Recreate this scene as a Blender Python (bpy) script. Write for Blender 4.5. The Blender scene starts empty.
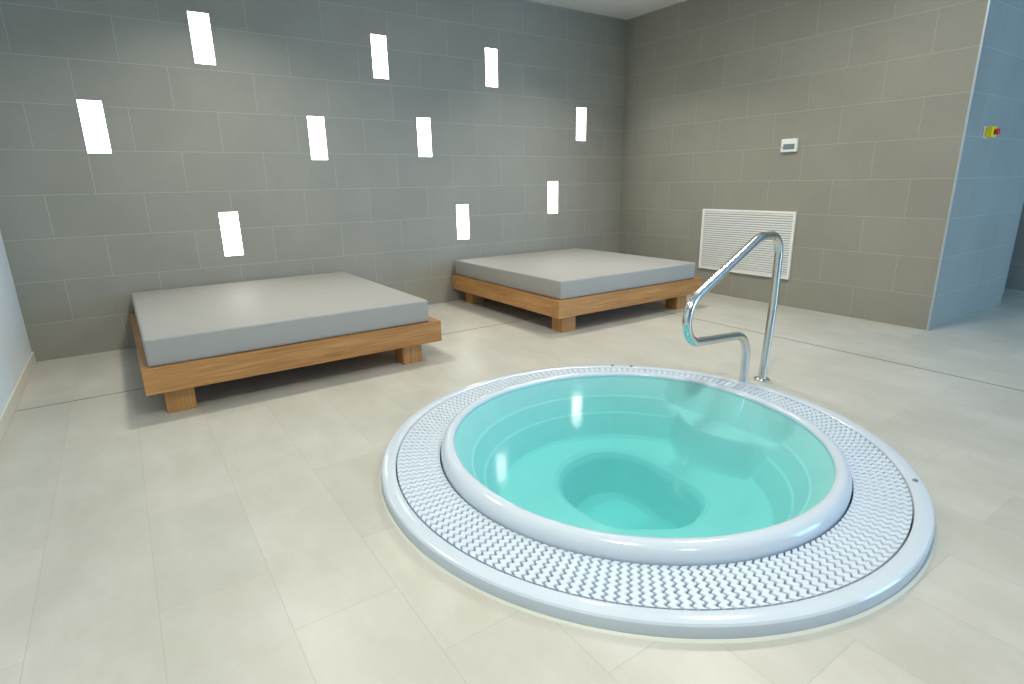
import bpy, bmesh, math, random
from mathutils import Vector, Matrix
random.seed(7)
PI = math.pi
sc = bpy.context.scene
C = sc.collection

# ------------------------------------------------------------------ helpers
def obj(name, bm, mat, parent=None, smooth=False, loc=None):
    me = bpy.data.meshes.new(name)
    bmesh.ops.recalc_face_normals(bm, faces=bm.faces)
    bm.to_mesh(me); bm.free()
    if mat: me.materials.append(mat)
    if smooth:
        me.polygons.foreach_set('use_smooth', [True] * len(me.polygons))
        try: me.set_sharp_from_angle(angle=math.radians(smooth if smooth is not True else 40))
        except Exception: pass
    o = bpy.data.objects.new(name, me); C.objects.link(o)
    if parent: o.parent = parent
    if loc: o.location = loc
    return o

def thing(name, label, cat, loc=(0, 0, 0), group=None, rz=0):
    o = bpy.data.objects.new(name, None); C.objects.link(o)
    o.location = loc; o.rotation_euler = (0, 0, rz); o.empty_display_size = .1
    o['label'] = label; o['category'] = cat
    if group: o['group'] = group
    return o

def struct(name, bm, mat, label=None, cat=None, smooth=False):
    o = obj(name, bm, mat, smooth=smooth); o['kind'] = 'structure'
    o['label'] = label; o['category'] = cat
    return o

def box(bm, x0, x1, y0, y1, z0, z1, bev=0, seg=2):
    r = bmesh.ops.create_cube(bm, size=1)
    vs = r['verts']
    for v in vs:
        v.co = Vector((x0 + (v.co.x + .5) * (x1 - x0), y0 + (v.co.y + .5) * (y1 - y0), z0 + (v.co.z + .5) * (z1 - z0)))
    if bev:
        es = list({e for v in vs for e in v.link_edges})
        bmesh.ops.bevel(bm, geom=es, offset=bev, segments=seg, profile=.5, affect='EDGES', clamp_overlap=True)
    return bm

def B(*a, **k): return box(bmesh.new(), *a, **k)

def lathe(bm, prof, n=128, closed=False):
    """prof: list of (r,z)."""
    rows = []
    for r, z in prof:
        if r < 1e-6: rows.append([bm.verts.new((0, 0, z))])
        else: rows.append([bm.verts.new((r * math.cos(2 * PI * i / n), r * math.sin(2 * PI * i / n), z)) for i in range(n)])
    pairs = list(zip(rows, rows[1:])) + ([(rows[-1], rows[0])] if closed else [])
    for a, b in pairs:
        for i in range(n):
            j = (i + 1) % n
            f = [a[i % len(a)], a[j % len(a)], b[j % len(b)], b[i % len(b)]]
            u = []
            for v in f:
                if v not in u: u.append(v)
            if len(u) >= 3: bm.faces.new(u)
    return bm

def tube(bm, pts, rad, n=20, cap=True):
    pts = [Vector(p) for p in pts]
    up = None; rows = []
    for i, p in enumerate(pts):
        t = (pts[min(i + 1, len(pts) - 1)] - pts[max(i - 1, 0)]).normalized()
        if up is None:
            up = t.orthogonal().normalized()
        up = (up - t * up.dot(t)).normalized()
        s = t.cross(up)
        rows.append([bm.verts.new(p + rad * (math.cos(2 * PI * k / n) * up + math.sin(2 * PI * k / n) * s)) for k in range(n)])
    for a, b in zip(rows, rows[1:]):
        for k in range(n):
            bm.faces.new((a[k], a[(k + 1) % n], b[(k + 1) % n], b[k]))
    if cap:
        bm.faces.new(rows[0]); bm.faces.new(rows[-1])
    return bm

def rounded_path(pts, rads, seg=10):
    """polyline with filleted corners"""
    pts = [Vector(p) for p in pts]; out = [pts[0]]
    for i in range(1, len(pts) - 1):
        a, b, c = pts[i - 1], pts[i], pts[i + 1]
        u = (a - b).normalized(); v = (c - b).normalized()
        ang = u.angle(v); r = rads[i - 1]
        d = min(r / math.tan(ang / 2), .49 * (a - b).length, .49 * (c - b).length)
        r = d * math.tan(ang / 2)
        m = (u + v).normalized(); cen = b + m * (r / math.sin(ang / 2))
        p0 = b + u * d - cen; p1 = b + v * d - cen
        tot = p0.angle(p1); ax = p0.cross(p1).normalized()
        for k in range(seg + 1):
            out.append(cen + Matrix.Rotation(tot * k / seg, 3, ax) @ p0)
    out.append(pts[-1])
    return out

# ------------------------------------------------------------------ materials
def srgb(r, g, b):
    f = lambda c: (c / 255 / 12.92) if c <= 10.3 else ((c / 255 + .055) / 1.055) ** 2.4
    return (f(r), f(g), f(b), 1)

class N:
    def __init__(s, name):
        s.m = bpy.data.materials.new(name); s.m.use_nodes = True
        s.t = s.m.node_tree; s.t.nodes.clear()
        s.out = s.n('ShaderNodeOutputMaterial')
    def n(s, typ, **k):
        nd = s.t.nodes.new(typ)
        for a, v in k.items():
            if a in nd.inputs: nd.inputs[a].default_value = v
            else: setattr(nd, a, v)
        return nd
    def l(s, a, b): s.t.links.new(a, b)
    def math(s, op, a, b=None, clamp=False):
        nd = s.n('ShaderNodeMath', operation=op); nd.use_clamp = clamp
        for i, v in enumerate((a, b)):
            if v is None: continue
            if isinstance(v, (int, float)): nd.inputs[i].default_value = v
            else: s.l(v, nd.inputs[i])
        return nd.outputs[0]
    def mix(s, fac, a, b, blend='MIX'):
        nd = s.n('ShaderNodeMix', data_type='RGBA', blend_type=blend)
        for sock, v in ((nd.inputs[0], fac), (nd.inputs[6], a), (nd.inputs[7], b)):
            if hasattr(v, 'is_linked'): s.l(v, sock)
            else: sock.default_value = v
        return nd.outputs[2]
    def noise(s, vec, scale, detail=4, rough=.5):
        nd = s.n('ShaderNodeTexNoise'); nd.inputs['Scale'].default_value = scale
        nd.inputs['Detail'].default_value = detail; nd.inputs['Roughness'].default_value = rough
        s.l(vec, nd.inputs['Vector']); return nd.outputs['Fac']
    def ramp(s, fac, a, b, c0=(0, 0, 0, 1), c1=(1, 1, 1, 1)):
        nd = s.n('ShaderNodeValToRGB'); e = nd.color_ramp.elements
        e[0].position = a; e[1].position = b; e[0].color = c0; e[1].color = c1
        s.l(fac, nd.inputs[0]); return nd.outputs[0]

def simple(name, col, rough=.5, metal=0, spec=.5, bump=0, bscale=200, coat=0):
    k = N(name); p = k.n('ShaderNodeBsdfPrincipled')
    p.inputs['Roughness'].default_value = rough
    p.inputs['Metallic'].default_value = metal; p.inputs['Specular IOR Level'].default_value = spec
    p.inputs['Coat Weight'].default_value = coat; p.inputs['Coat Roughness'].default_value = .08
    g = k.n('ShaderNodeNewGeometry')
    nz = k.noise(g.outputs['Position'], 6, 3)
    c = k.mix(nz, tuple(x * .96 for x in col[:3]) + (1,), tuple(min(1, x * 1.04) for x in col[:3]) + (1,))
    k.l(c, p.inputs['Base Color'])
    if bump:
        bp = k.n('ShaderNodeBump'); bp.inputs['Strength'].default_value = bump; bp.inputs['Distance'].default_value = .002
        k.l(k.noise(g.outputs['Position'], bscale, 2), bp.inputs['Height']); k.l(bp.outputs[0], p.inputs['Normal'])
    k.l(p.outputs[0], k.out.inputs[0]); return k.m

def tile_mat(name, u_axis, u_sign, u_off, v_axis, v_off, bw, rh, mortar, c1, c2, cm, rough, mott, mscale, cm_fac=1.0, spec=.4, cloud=None):
    k = N(name); g = k.n('ShaderNodeNewGeometry')
    sx = k.n('ShaderNodeSeparateXYZ'); k.l(g.outputs['Position'], sx.inputs[0])
    u = k.math('ADD', k.math('MULTIPLY', sx.outputs[u_axis], u_sign), u_off)
    v = k.math('ADD', sx.outputs[v_axis], v_off)
    cb = k.n('ShaderNodeCombineXYZ'); k.l(u, cb.inputs[0]); k.l(v, cb.inputs[1])
    br = k.n('ShaderNodeTexBrick'); br.offset = .5; br.offset_frequency = 2; br.squash = 1; br.squash_frequency = 2
    k.l(cb.outputs[0], br.inputs['Vector'])
    br.inputs['Scale'].default_value = 1; br.inputs['Mortar Size'].default_value = mortar
    br.inputs['Mortar Smooth'].default_value = .2; br.inputs['Bias'].default_value = 0
    br.inputs['Brick Width'].default_value = bw; br.inputs['Row Height'].default_value = rh
    br.inputs['Color1'].default_value = c1; br.inputs['Color2'].default_value = c2; br.inputs['Mortar'].default_value = c1
    n1 = k.noise(g.outputs['Position'], mscale, 5, .6); n2 = k.noise(g.outputs['Position'], mscale * 14, 3, .6)
    a = k.ramp(n1, .3, .7, (1 - mott,) * 3 + (1,), (1 + mott,) * 3 + (1,))
    b = k.ramp(n2, .3, .7, (1 - mott * .4,) * 3 + (1,), (1 + mott * .4,) * 3 + (1,))
    col = k.mix(1, k.mix(1, br.outputs['Color'], a, 'MULTIPLY'), b, 'MULTIPLY')
    if cloud:
        st = k.n('ShaderNodeVectorMath', operation='MULTIPLY'); k.l(g.outputs['Position'], st.inputs[0]); st.inputs[1].default_value = cloud[2]
        n3 = k.noise(st.outputs[0], cloud[1], 5, .65)
        col = k.mix(k.ramp(n3, .40, .68), col, k.mix(1, col, cloud[0], 'MULTIPLY'))
    col = k.mix(k.math('MULTIPLY', br.outputs['Fac'], cm_fac), col, cm)
    p = k.n('ShaderNodeBsdfPrincipled'); k.l(col, p.inputs['Base Color'])
    p.inputs['Specular IOR Level'].default_value = spec
    k.l(k.math('ADD', k.math('MULTIPLY', n2, .12), rough), p.inputs['Roughness'])
    bp = k.n('ShaderNodeBump'); bp.inputs['Strength'].default_value = .25; bp.inputs['Distance'].default_value = .002
    h = k.math('SUBTRACT', k.math('MULTIPLY', n2, .15), br.outputs['Fac'])
    k.l(h, bp.inputs['Height']); k.l(bp.outputs[0], p.inputs['Normal'])
    k.l(p.outputs[0], k.out.inputs[0]); return k.m

G1, G2, GM = srgb(149, 147, 136), srgb(153, 151, 140), srgb(178, 178, 170)
TW = dict(rh=.3, mortar=.0022, c1=G1, c2=G2, cm=GM, rough=.42, mott=.05, mscale=2.2, cm_fac=.8)
m_back = tile_mat('grey_tile_back', 0, 1, .5908 * 20, 2, -.2731 + 3.0, .5908, **TW)
m_right = tile_mat('grey_tile_right', 1, -1, -.457 + .604 * 10, 2, -.2731 + 3.0, .604, **TW)
m_side = tile_mat('grey_tile_side', 1, 1, 12.1, 2, -.2731 + 3.0, .6, **TW)
m_floor = tile_mat('limestone_tile', 1, 1, 2.87 + .612 * 20, 0, 5.62 + .308 * 20, .612, .308, .0017,
                   srgb(189, 186, 174), srgb(181, 179, 167), srgb(160, 156, 142), .3, .03, 1.6, .45, .45,
                   cloud=((1.14, 1.145, 1.18, 1), 2.6, (1.5, .8, 1)))
m_plaster = simple('white_plaster', srgb(216, 228, 236), .7, bump=.1)
m_ceiling = simple('ceiling_paint', srgb(222, 222, 220), .8)
m_skirt = simple('stone_skirting', srgb(214, 212, 202), .45)
m_trim = simple('brushed_trim', srgb(186, 192, 194), .4, .5)
m_joint = simple('dark_joint', srgb(84, 80, 70), .6)
m_acrylic = simple('white_acrylic', srgb(200, 211, 220), .12, spec=.5)
m_basin = simple('basin_acrylic', srgb(216, 220, 222), .6, spec=.03)
m_grate = simple('grate_plastic', srgb(203, 214, 224), .4, spec=.35)
m_gutter = simple('gutter_plastic', srgb(104, 134, 158), .5)
m_seal = simple('sealant', srgb(206, 208, 194), .5)
m_cap = simple('cap_grey', srgb(120, 122, 124), .4)
m_chrome = simple('polished_steel', srgb(216, 217, 214), .2, 1)
m_white = simple('white_enamel', srgb(244, 245, 242), .35)
m_dark = simple('duct_dark', srgb(150, 162, 168), .7)
m_lcd = simple('lcd_grey', srgb(122, 136, 148), .25)
m_yellow = simple('yellow_plastic', srgb(250, 222, 8), .35)
m_red = simple('red_plastic', srgb(200, 30, 22), .3)
m_vinyl = simple('grey_vinyl', srgb(163, 162, 157), .55, spec=.12, bump=.15, bscale=400)

def wood(name, axis):
    k = N(name); tc = k.n('ShaderNodeTexCoord')
    sc_ = [9, 9, 9]; sc_[axis] = .7
    mp = k.n('ShaderNodeVectorMath', operation='MULTIPLY'); mp.inputs[1].default_value = sc_
    k.l(tc.outputs['Object'], mp.inputs[0])
    n1 = k.noise(mp.outputs[0], 2.2, 6, .62)
    sc2 = [60, 60, 60]; sc2[axis] = 1.5
    mp2 = k.n('ShaderNodeVectorMath', operation='MULTIPLY'); mp2.inputs[1].default_value = sc2
    k.l(tc.outputs['Object'], mp2.inputs[0]); n2 = k.noise(mp2.outputs[0], 2, 3, .6)
    col = k.ramp(n1, .3, .72, srgb(168, 115, 60), srgb(205, 157, 97))
    col = k.mix(k.ramp(n2, .35, .75), col, k.mix(1, col, srgb(214, 204, 190), 'MULTIPLY'))
    p = k.n('ShaderNodeBsdfPrincipled'); k.l(col, p.inputs['Base Color']); p.inputs['Roughness'].default_value = .42
    bp = k.n('ShaderNodeBump'); bp.inputs['Strength'].default_value = .15; bp.inputs['Distance'].default_value = .001
    k.l(n2, bp.inputs['Height']); k.l(bp.outputs[0], p.inputs['Normal'])
    k.l(p.outputs[0], k.out.inputs[0]); return k.m
m_wood_x, m_wood_y, m_wood_z = wood('oiled_wood_long', 0), wood('oiled_wood_side', 1), wood('oiled_wood_leg', 2)

k = N('lamp_glow'); e = k.n('ShaderNodeEmission'); e.inputs[0].default_value = (1, .97, .91, 1); e.inputs[1].default_value = 8
k.l(e.outputs[0], k.out.inputs[0]); m_glow = k.m

k = N('pool_water')
tr = k.n('ShaderNodeBsdfTransparent'); tr.inputs[0].default_value = (.655, .95, .93, 1)
gl = k.n('ShaderNodeBsdfAnisotropic'); gl.inputs['Roughness'].default_value = .085
gl.inputs['Color'].default_value = (1, 1, 1, 1)
geo = k.n('ShaderNodeNewGeometry'); fr = k.n('ShaderNodeFresnel'); fr.inputs[0].default_value = 1.33
bp = k.n('ShaderNodeBump'); bp.inputs['Strength'].default_value = .05; bp.inputs['Distance'].default_value = .02
k.l(k.noise(geo.outputs['Position'], 6, 2, .5), bp.inputs['Height'])
k.l(bp.outputs[0], gl.inputs['Normal']); k.l(bp.outputs[0], fr.inputs['Normal'])
fac = k.math('MULTIPLY', fr.outputs[0], k.math('SUBTRACT', 1, geo.outputs['Backfacing']))
mx = k.n('ShaderNodeMixShader'); k.l(fac, mx.inputs[0]); k.l(tr.outputs[0], mx.inputs[1]); k.l(gl.outputs[0], mx.inputs[2])
k.l(mx.outputs[0], k.out.inputs[0])
va = k.n('ShaderNodeVolumeAbsorption'); va.inputs[0].default_value = (.02, .87, .86, 1); va.inputs[1].default_value = .62
k.l(va.outputs[0], k.out.inputs[1]); m_water = k.m

# ------------------------------------------------------------------ room
H, L, D, W = 2.979, 5.893, 3.477, 1.637
XR, YF, YB = 2.6, -9.0, 2.0
CX, CY = -3.438, -3.563

# floor with round opening for the tub
bm = bmesh.new()
x0, x1, y0, y1 = -L, XR, YF, YB
angs = [2 * PI * i / 128 for i in range(128)] + [math.atan2(y - CY, x - CX) % (2 * PI) for x in (x0, x1) for y in (y0, y1)]
angs = sorted(set(angs)); inner, outer, low = [], [], []
for a in angs:
    c, s = math.cos(a), math.sin(a)
    t = min(((x1 - CX) / c if c > 1e-9 else (x0 - CX) / c if c < -1e-9 else 1e9), ((y1 - CY) / s if s > 1e-9 else (y0 - CY) / s if s < -1e-9 else 1e9))
    inner.append(bm.verts.new((CX + 1.10 * c, CY + 1.10 * s, 0))); outer.append(bm.verts.new((CX + t * c, CY + t * s, 0)))
    low.append(bm.verts.new((CX + 1.10 * c, CY + 1.10 * s, -.12)))
n = len(angs)
for i in range(n):
    j = (i + 1) % n
    bm.faces.new((inner[i], inner[j], outer[j], outer[i])); bm.faces.new((low[i], low[j], inner[j], inner[i]))
for f in bm.faces: f.normal_update()
fl = struct('floor', bm, m_floor, 'cream limestone tiled floor around the hot tub', 'floor')

struct('ceiling', B(-L - .15, XR + .15, YF - .15, YB + .15, H, H + .15), m_ceiling, 'white painted ceiling above the corner', 'ceiling')
struct('wall_back', B(-L - .15, .15, 0, .15, -.1, H), m_back, 'grey tiled back wall behind the daybeds', 'wall')
wr = struct('wall_right', B(0, .15, -D, 0, -.1, H), m_right, 'grey tiled wall with the white grille', 'wall')
wr.data.materials.append(m_back)          # the end face carries on the tiling of the return wall
for pl in wr.data.polygons:
    if pl.normal.y < -.9: pl.material_index = 1
struct('wall_return', B(.15, W, -D, -D + .15, -.1, H), m_back, 'bluish grey tiled wall with the yellow button', 'wall')
struct('wall_passage', B(W - .15, W, -D + .15, YB, -.1, H), m_side, 'passage side of the tiled wall block', 'wall')
struct('wall_end', B(XR, XR + .15, YF, YB, -.1, H), m_side, 'dark grey tiled wall across the passage', 'wall')
struct('wall_passage_end', B(W, XR, YB, YB + .15, -.1, H), m_side, 'wall at the end of the passage', 'wall')
struct('wall_left', B(-L - .15, -L, YF, 0, -.1, H), m_plaster, 'white plastered wall at the left edge', 'wall')
# front wall with a window opening (behind the camera)
wx0, wx1, wz0, wz1 = -.3, 2.3, .12, 2.6
bm = bmesh.new()
box(bm, -L - .15, wx0, YF - .15, YF, -.1, H); box(bm, wx1, XR + .15, YF - .15, YF, -.1, H)
box(bm, wx0, wx1, YF - .15, YF, -.1, wz0); box(bm, wx0, wx1, YF - .15, YF, wz1, H)
struct('wall_front', bm, m_side, 'grey wall with a window opposite the daybeds', 'wall')
bm = bmesh.new()
for a, b in ((wx0, wx0 + .06), (wx1 - .06, wx1), ((wx0 + wx1) / 2 - .03, (wx0 + wx1) / 2 + .03)): box(bm, a, b, YF - .1, YF - .04, wz0, wz1)
box(bm, wx0, wx1, YF - .1, YF - .04, wz0, wz0 + .06); box(bm, wx0, wx1, YF - .1, YF - .04, wz1 - .06, wz1)
struct('window_1', bm, m_white, 'white framed window in the front wall', 'window')
# skirting on the left wall
struct('baseboard_left', B(-L, -L + .012, YF, 0, 0, .08, bev=.003), m_skirt, 'beige stone skirting along the white wall', 'baseboard')
# corner trims
def corner_trim(name, x, y, label, z0=0):
    bm = bmesh.new()
    sgn = -1 if x < .5 else 1
    a = [(0, 0), (0, .010), (sgn * .003, .010), (sgn * .004, .003), (sgn * .003, -.0035), (-sgn * .003, -.004), (-sgn * .010, -.003), (-sgn * .010, 0)]
    v0 = [bm.verts.new((x + p, y + q, z0)) for p, q in a]; v1 = [bm.verts.new((x + p, y + q, H)) for p, q in a]
    for i in range(len(a)):
        j = (i + 1) % len(a); bm.faces.new((v0[i], v0[j], v1[j], v1[i]))
    bm.faces.new(v0); bm.faces.new(v1)
    struct(name, bm, m_trim, label, 'corner trim')
corner_trim('trim_1', 0, -D, 'pale metal edge strip on the near wall corner')
corner_trim('trim_2', W, -D, 'pale metal edge strip on the far wall corner', .1)
# dark movement joints in the floor
struct('trim_3', B(-L + .013, -1.109, -1.1665, -1.1605, -.002, .0012), m_joint, 'thin dark joint crossing the floor under the daybeds', 'floor joint')
struct('trim_4', B(-1.112, -1.106, YF, -1.1665, -.002, .0012), m_joint, 'thin dark joint running behind the handrail', 'floor joint')
# grout fillet line in the room corner
struct('trim_5', B(-.006, 0, -.006, 0, .0, H), simple('corner_grout', srgb(150, 150, 140), .7), 'pale grout line in the wall corner', 'grout line')

# ------------------------------------------------------------------ hot tub
tub = thing('hot_tub', 'round white sunken hot tub with slotted overflow ring', 'hot tub', (CX, CY, 0))
obj('outer_rim', lathe(bmesh.new(), [(1.126, -.02), (1.128, .0), (1.1285, .036), (1.127, .043), (1.122, .0485), (1.114, .051), (1.085, .051), (1.075, .050), (1.069, .046), (1.067, .040), (1.067, -.03), (1.10, -.04)], 192, True), m_acrylic, tub, 30)
obj('sealant', lathe(bmesh.new(), [(1.127, .0), (1.129, .006), (1.131, .005), (1.1355, .002), (1.138, .0)], 192, True), m_seal, tub, 50)
obj('gutter', lathe(bmesh.new(), [(1.069, -.03), (.862, -.03), (.862, -.036), (1.069, -.036)], 128, True), m_gutter, tub)

# overflow grating : interlocking zigzag bars
bm = bmesh.new(); NB, WV, SEG = 186, 7, 42
r0, r1 = .879, 1.062
for b in range(NB):
    th = 2 * PI * b / NB; prev = None
    for s in range(SEG + 1):
        t = s / SEG; r = r0 + (r1 - r0) * t
        ph = (t * WV) % 1
        tri = 4 * abs(ph - .5) - 1
        tri = math.copysign(abs(tri) ** .75, tri)
        off = .0062 * tri * (r / .97); hw = .0131 * (r / .97)
        ring = []
        for d, z in ((-hw, .012), (-hw, .041), (-hw + .003, .0455), (hw - .003, .0455), (hw, .041), (hw, .012)):
            y = off + d
            c, s_ = math.cos(th), math.sin(th)
            ring.append(bm.verts.new((r * c - y * s_, r * s_ + y * c, z)))
        if prev:
            for i in range(5): bm.faces.new((prev[i], prev[i + 1], ring[i + 1], ring[i]))
        else: bm.faces.new(ring)
        prev = ring
    bm.faces.new(prev)
for rr in (.905, .94, .975, 1.01, 1.045):
    lathe(bm, [(rr - .004, .01), (rr - .004, .03), (rr + .004, .03), (rr + .004, .01)], 160, True)
obj('overflow_grate', bm, m_grate, tub)

# opening of the inner rim is very slightly out of round
RES = [(-172, -.8), (-155, .1), (-130, -.4), (-108, -.4), (-88, .1), (-72, .6), (-59, .8), (-42, .6), (-25, -.2), (-6, -1.6), (14, .5), (33, 1.2), (53, -.1), (74, -1.0), (98, -1.2), (121, 1.0), (147, 1.2), (167, -.1)]
def cyc(tab, a):
    a = (a + 180) % 360 - 180
    t = [(tab[-1][0] - 360, tab[-1][1])] + list(tab) + [(tab[0][0] + 360, tab[0][1])]
    for (a0, v0), (a1, v1) in zip(t, t[1:]):
        if a0 <= a <= a1:
            f = (a - a0) / (a1 - a0); f = f * f * (3 - 2 * f)
            return v0 + (v1 - v0) * f
    return t[1][1]
def smoothtab(tab, a):
    return sum(cyc(tab, a + d) for d in (-12, -8, -4, 0, 4, 8, 12)) / 7
NT = 192
def R_open(deg): return .803 + .01 * smoothtab(RES, deg)
lipp = [(.868, -.03, 0), (.872, .02, 0), (.873, .055, 0), (.869, .074, .1), (.860, .088, .3), (.848, .097, .6), (.835, .101, .8), (.822, .100, 1), (.811, .096, 1), (.805, .090, 1), (.803, .08, 1), (.803, .06, 1)]
bm = bmesh.new(); rows = []
for r, z, w in lipp:
    row = []
    for i in range(NT):
        a = 360 * i / NT; rr = r + w * (R_open(a) - .803)
        row.append(bm.verts.new((rr * math.cos(math.radians(a)), rr * math.sin(math.radians(a)), z)))
    rows.append(row)
for a, b in zip(rows, rows[1:]):
    for i in range(NT): bm.faces.new((a[i], a[(i + 1) % NT], b[(i + 1) % NT], b[i]))
obj('inner_rim', bm, m_acrylic, tub, 60)

# basin
FW = [(-151, .283), (-120, .271), (-83, .325), (-61, .334), (-45, .353), (-26, .349), (-2, .312), (27, .363), (47, .452), (66, .472), (93, .418), (134, .339), (154, .301), (179, .272)]
ST = [(-30, .79), (-25.4, .75), (-22.5, .662), (-10.9, .552), (0, .53), (11.6, .5506), (20, .64), (26.4, .77), (31, .79)]
def step_r(d):
    d = (d + 180) % 360 - 180
    if d <= ST[0][0] or d >= ST[-1][0]: return None
    return sum(step_raw(d + e) for e in (-5, -3.5, -2, -1, 0, 1, 2, 3.5, 5)) / 9
def step_raw(d):
    if d <= ST[0][0] or d >= ST[-1][0]: return .79
    for (a0, v0), (a1, v1) in zip(ST, ST[1:]):
        if a0 <= d <= a1: return v0 + (v1 - v0) * (d - a0) / (a1 - a0)
def sstep(e0, e1, x):
    t = max(0, min(1, (x - e0) / (e1 - e0))); return t * t * (3 - 2 * t)
rs = [0, .08, .15, .2] + [.22 + .004 * i for i in range(149)]
bm = bmesh.new(); rows = []; NT0, NT = NT, 400
ZS, ZF = -.225, -.46
for q in rs:
    row = []
    for i in range(NT):
        a = 360 * i / NT; ro = R_open(a)
        r = q * ro / .81
        F = smoothtab(FW, a)
        cp = [(0, ZF), (F - .13, ZF), (F - .09, ZF + .02), (F - .025, ZS - .04), (F - .005, ZS - .012), (F + .02, ZS), (.59, ZS + .006), (.615, ZS + .016), (.672, -.110), (.675, -.1025), (.679, -.0995), (.684, -.098), (.688, -.092), (.727, -.026), (.730, -.0165), (.734, -.0145), (.739, -.0135), (.742, -.008), (ro + .003, .08)]
        def base(x):
            for (ra, za), (rb, zb) in zip(cp, cp[1:]):
                if ra <= x <= rb: return za + (zb - za) * (x - ra) / max(1e-6, rb - ra)
            return cp[-1][1]
        z = base(r)
        sr = step_r(a)
        if sr is not None:
            zb = z; an = (a + 180) % 360 - 180
            rw = .688 + .085 * min(1, abs(an) / 28) ** 2; sr = min(sr, rw)
            if r >= rw: z = -.05 + .13 * min(1, (r - rw) / (ro + .003 - rw))
            elif r >= sr: z = -.05 - .004 * (rw - r) / .15
            else:
                t_ = min(1, (sr - r) / .12); w_ = 1 - (1 - t_) ** 2; z = -.054 * (1 - w_) + min(z, -.05) * w_
            wa = sstep(0, 6, min(an - ST[0][0], ST[-1][0] - an)); z = zb + (z - zb) * wa
        row.append(bm.verts.new((r * math.cos(math.radians(a)), r * math.sin(math.radians(a)), z)) if q > 0 or i == 0 else row[0])
    rows.append(row)
for a, b in zip(rows, rows[1:]):
    for i in range(NT):
        j = (i + 1) % NT
        f = [a[i], a[j], b[j], b[i]]
        u = []
        for v in f:
            if v not in u: u.append(v)
        bm.faces.new(u)
NT = NT0
obj('basin', bm, m_basin, tub, 180)
# small fittings on the rim
for a, r in ((50.6, 1.095), (44.3, 1.09), (-55.8, 1.098)):
    bm = bmesh.new(); lathe(bm, [(0, .0505), (.009, .0505), (.0095, .054), (.007, .057), (0, .0575)], 16)
    o = obj('rim_cap', bm, m_cap, tub, 40, (r * math.cos(math.radians(a)), r * math.sin(math.radians(a)), 0))

# water
bm = bmesh.new()
top = [bm.verts.new(((R_open(360 * i / NT) + .004) * math.cos(2 * PI * i / NT), (R_open(360 * i / NT) + .004) * math.sin(2 * PI * i / NT), .086)) for i in range(NT)]
bot = [bm.verts.new((v.co.x, v.co.y, -.5)) for v in top]
bm.faces.new(top); bm.faces.new(bot)
for i in range(NT): bm.faces.new((top[i], top[(i + 1) % NT], bot[(i + 1) % NT], bot[i]))
wat = obj('water', bm, m_water, None, loc=(CX, CY, 0))
wat['kind'] = 'stuff'; wat['label'] = 'clear turquoise water filling the round hot tub'; wat['category'] = 'water'

# ------------------------------------------------------------------ handrail
hx, hy = -2.093, -3.359
hr = thing('handrail', 'bent polished steel handrail standing behind the hot tub', 'handrail', (hx, hy, 0))
dx, dy = -.993, -.118
def S(s, z): return (dx * s, dy * s, z)
path = rounded_path([S(0, .004), S(-.045, .45), S(-.042, .882), S(.215, .888), S(1.276, .4487), S(.243, .336), S(.238, .045)],
                    [1.0, .115, .22, .128, .15], 16)
obj('rail', tube(bmesh.new(), path, .0235, 24), m_chrome, hr, 60)
obj('base_flange', lathe(bmesh.new(), [(0, .0), (.047, .0), (.047, .004), (.043, .008), (.027, .012), (.025, .016), (0, .016)], 32), m_chrome, hr, 40)

# ------------------------------------------------------------------ daybeds
def daybed(xc, label, rz=0):
    t = thing('daybed', label, 'daybed', (xc, -.9, 0), 'wooden daybeds along the back wall', rz)
    w = .885; yf, yb = -.89, .875; z0, z1 = .140, .285; th = .075
    bv = .004
    obj('front_rail', B(-w, w, yf, yf + th, z0, z1, bev=bv), m_wood_x, t)
    obj('back_rail', B(-w, w, yb - th, yb, z0, z1, bev=bv), m_wood_x, t)
    for sx in (-1, 1):
        a, b = (-w - .0, -w + th) if sx < 0 else (w - th, w)
        ym = (yf + yb) / 2
        obj('side_rail', B(a, b, yf + th, ym - .002, z0, z1, bev=bv), m_wood_y, t)
        obj('side_rail', B(a, b, ym + .002, yb - th, z0, z1, bev=bv), m_wood_y, t)
    obj('platform', B(-w + th, w - th, yf + th, yb - th, .175, .2), m_wood_y, t)
    for lx in (-w + .085, w - .13 - .145):
        for ly in (yf + .06, yb - .25):
            obj('leg', B(lx, lx + .145, ly, ly + .14, 0, .14, bev=.004), m_wood_z, t)
    bm = bmesh.new()
    box(bm, -w + .035, w - .078, yf + .022, yb - .006, .2855, .439, bev=.014, seg=4)
    obj('mattress', bm, m_vinyl, t, 50)
    return t
daybed(-4.373, 'wooden daybed with grey mattress nearer the left white wall', .007)
daybed(-1.55, 'wooden daybed with grey mattress in the corner by the white grille')

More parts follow.
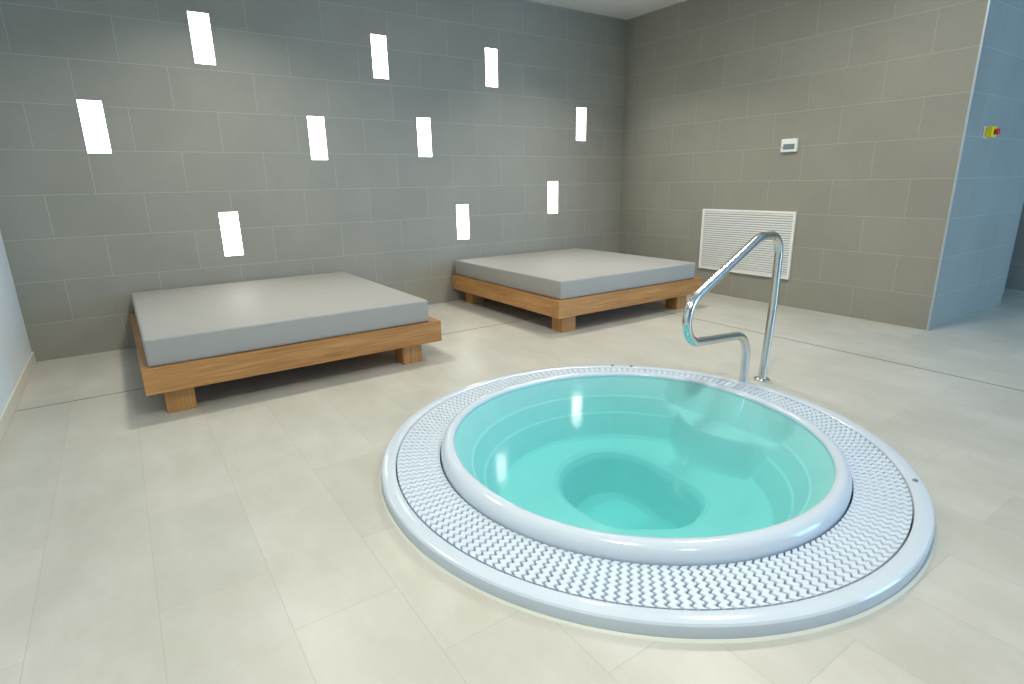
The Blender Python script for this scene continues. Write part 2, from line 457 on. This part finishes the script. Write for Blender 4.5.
# ------------------------------------------------------------------ wall lights
LT = [(-4.465, 2.289, 'glowing upright wall panel, leftmost of the three in the top row'),
      (-3.049, 2.299, 'glowing upright wall panel, middle of the three in the top row'),
      (-1.869, 2.313, 'glowing upright wall panel, rightmost of the three in the top row'),
      (-5.244, 1.633, 'glowing upright wall panel nearest the left white wall'),
      (-3.674, 1.598, 'glowing upright wall panel at mid height, above the right end of the near daybed'),
      (-2.655, 1.633, 'glowing upright wall panel at mid height, above the gap between the daybeds'),
      (-.673, 1.828, 'glowing upright wall panel nearest the room corner, above the far daybed'),
      (-1.081, 1.029, 'glowing upright wall panel low over the middle of the far daybed'),
      (-2.268, .816, 'glowing upright wall panel lowest over the left end of the far daybed'),
      (-4.464, .831, 'glowing upright wall panel low over the middle of the near daybed')]
first = None
for x, z, lab in LT:
    if first is None:
        first = thing('wall_light', lab, 'wall light', (x, 0, z), 'glowing panels in the back wall')
        bm = bmesh.new(); w, h = .0735, .179
        for a in ((-w, -w + .003, -h, h), (w - .003, w, -h, h), (-w + .003, w - .003, -h, -h + .003), (-w + .003, w - .003, h - .003, h)):
            box(bm, a[0], a[1], -.004, 0, a[2], a[3])
        obj('frame', bm, m_white, first)
        obj('diffuser', B(-w + .003, w - .003, -.003, -.0003, -h + .003, h - .003), m_glow, first)
        parts = list(first.children)
    else:
        r = first.copy(); C.objects.link(r); r.location = (x, 0, z); r['label'] = lab
        for ch in parts:
            c = ch.copy(); C.objects.link(c); c.parent = r

# ------------------------------------------------------------------ wall fittings
g = thing('air_grille', 'white louvred air grille low on the right wall', 'air grille', (0, -1.765, .577))
hw, hh = .519, .3165
bm = bmesh.new(); fw = .022
for a in ((-hw, -hw + fw, -hh, hh), (hw - fw, hw, -hh, hh), (-hw + fw, hw - fw, -hh, -hh + fw), (-hw + fw, hw - fw, hh - fw, hh)):
    box(bm, -.022, 0, a[0], a[1], a[2], a[3], bev=.002, seg=1)
obj('frame', bm, m_white, g)
bm = bmesh.new(); ns = 26; ph = 2 * (hh - fw) / ns
for i in range(ns):
    zc = -hh + fw + (i + .5) * ph
    vs = []
    for yy in (-hw + fw, hw - fw):
        vs.append([bm.verts.new(c) for c in ((-.018, yy, zc - .0078), (-.014, yy, zc - .0080), (-.006, yy, zc + .0040), (-.006, yy, zc + .0078), (-.018, yy, zc + .0072))])
    for j in range(5): bm.faces.new((vs[0][j], vs[0][(j + 1) % 5], vs[1][(j + 1) % 5], vs[1][j]))
    bm.faces.new(vs[0]); bm.faces.new(vs[1])
obj('louvres', bm, m_white, g)
obj('backing', B(-.0022, -.0002, -hw + fw, hw - fw, -hh + fw, hh - fw), m_dark, g)

t = thing('thermostat', 'small white wall thermostat with grey display above the grille', 'thermostat', (0, -2.147, 1.485))
obj('body', B(-.032, 0, -.076, .076, -.058, .058, bev=.006, seg=3), m_white, t)
d_ = obj('display', B(-.0345, -.031, -.058, .05, -.036, .012, bev=.001, seg=1), m_lcd, t); d_['label'] = 'grey display window'
obj('button', B(-.0345, -.031, .055, .066, -.022, -.008, bev=.001, seg=1), m_lcd, t)

t = thing('emergency_button', 'yellow box with red mushroom push button on the bluish wall', 'emergency button', (.385, -D, 1.508))
obj('back_plate', B(-.043, .043, -.012, 0, -.043, .043, bev=.003), m_white, t)
obj('housing', B(-.039, .039, -.06, -.012, -.039, .039, bev=.007, seg=3), m_yellow, t)
bm = bmesh.new(); lathe(bm, [(0, .06), (.02, .06), (.02, .066), (.013, .068), (.013, .073), (.022, .075), (.024, .083), (.02, .089), (.01, .092), (0, .0925)], 24)
bmesh.ops.rotate(bm, verts=bm.verts, cent=(0, 0, 0), matrix=Matrix.Rotation(PI / 2, 3, 'X'))
o = obj('push_button', bm, m_red, t, 40); o['label'] = 'red mushroom button'

# ------------------------------------------------------------------ light
def area(name, loc, rot, sx, sy, energy, col, shape='RECTANGLE', spread=180):
    l = bpy.data.lights.new(name, 'AREA'); l.shape = shape; l.size = sx
    if shape == 'RECTANGLE': l.size_y = sy
    l.energy = energy; l.color = col; l.spread = math.radians(spread)
    o = bpy.data.objects.new(name, l); C.objects.link(o); o.location = loc; o.rotation_euler = rot
    return o
warm = (1, .95, .85)
for x, y, e, sp, d in ((-4.38, -1.2, 18, 130, .22), (-1.45, -1.3, 16, 120, .22), (-4.5, -4.4, 42, 160, .4), (-1.7, -3.1, 32, 175, .4), (-4.2, -6.4, 12, 160, .4)):
    area('ceiling_lamp', (x, y, H - .02), (0, 0, 0), d, d, e, warm, 'DISK', sp)
area('daylight', ((wx0 + wx1) / 2, YF - .16, (wz0 + wz1) / 2), (PI / 2, 0, 0), wx1 - wx0, wz1 - wz0, 215, (.29, .585, 1))

w = bpy.data.worlds.new('World'); sc.world = w; w.use_nodes = True
bg = w.node_tree.nodes['Background']; bg.inputs[0].default_value = (.55, .75, 1, 1); bg.inputs[1].default_value = .4

# ------------------------------------------------------------------ camera
cam = bpy.data.cameras.new('camera'); co = bpy.data.objects.new('camera', cam); C.objects.link(co)
cam.sensor_width = 36; cam.lens = 564.33 / 1024 * 36; cam.clip_start = .05
yaw, pitch, roll = .5961, -.2747, -.0181
f = Vector((math.sin(yaw) * math.cos(pitch), math.cos(yaw) * math.cos(pitch), math.sin(pitch)))
r = Vector((math.cos(yaw), -math.sin(yaw), 0)); u = r.cross(f)
r, u = r * math.cos(roll) + u * math.sin(roll), -r * math.sin(roll) + u * math.cos(roll)
M = Matrix(((r.x, u.x, -f.x, -5.2198), (r.y, u.y, -f.y, -5.22), (r.z, u.z, -f.z, 1.1976), (0, 0, 0, 1)))
co.matrix_world = M
sc.camera = co

sc.view_settings.view_transform = 'Standard'; sc.view_settings.look = 'None'
sc.view_settings.exposure = .22; sc.view_settings.gamma = 1; sc.view_settings.use_curve_mapping = False
sc.cycles.use_denoising = True
sc.cycles.max_bounces = 12; sc.cycles.diffuse_bounces = 6; sc.cycles.transparent_max_bounces = 12
sc.cycles.caustics_reflective = False; sc.cycles.caustics_refractive = False
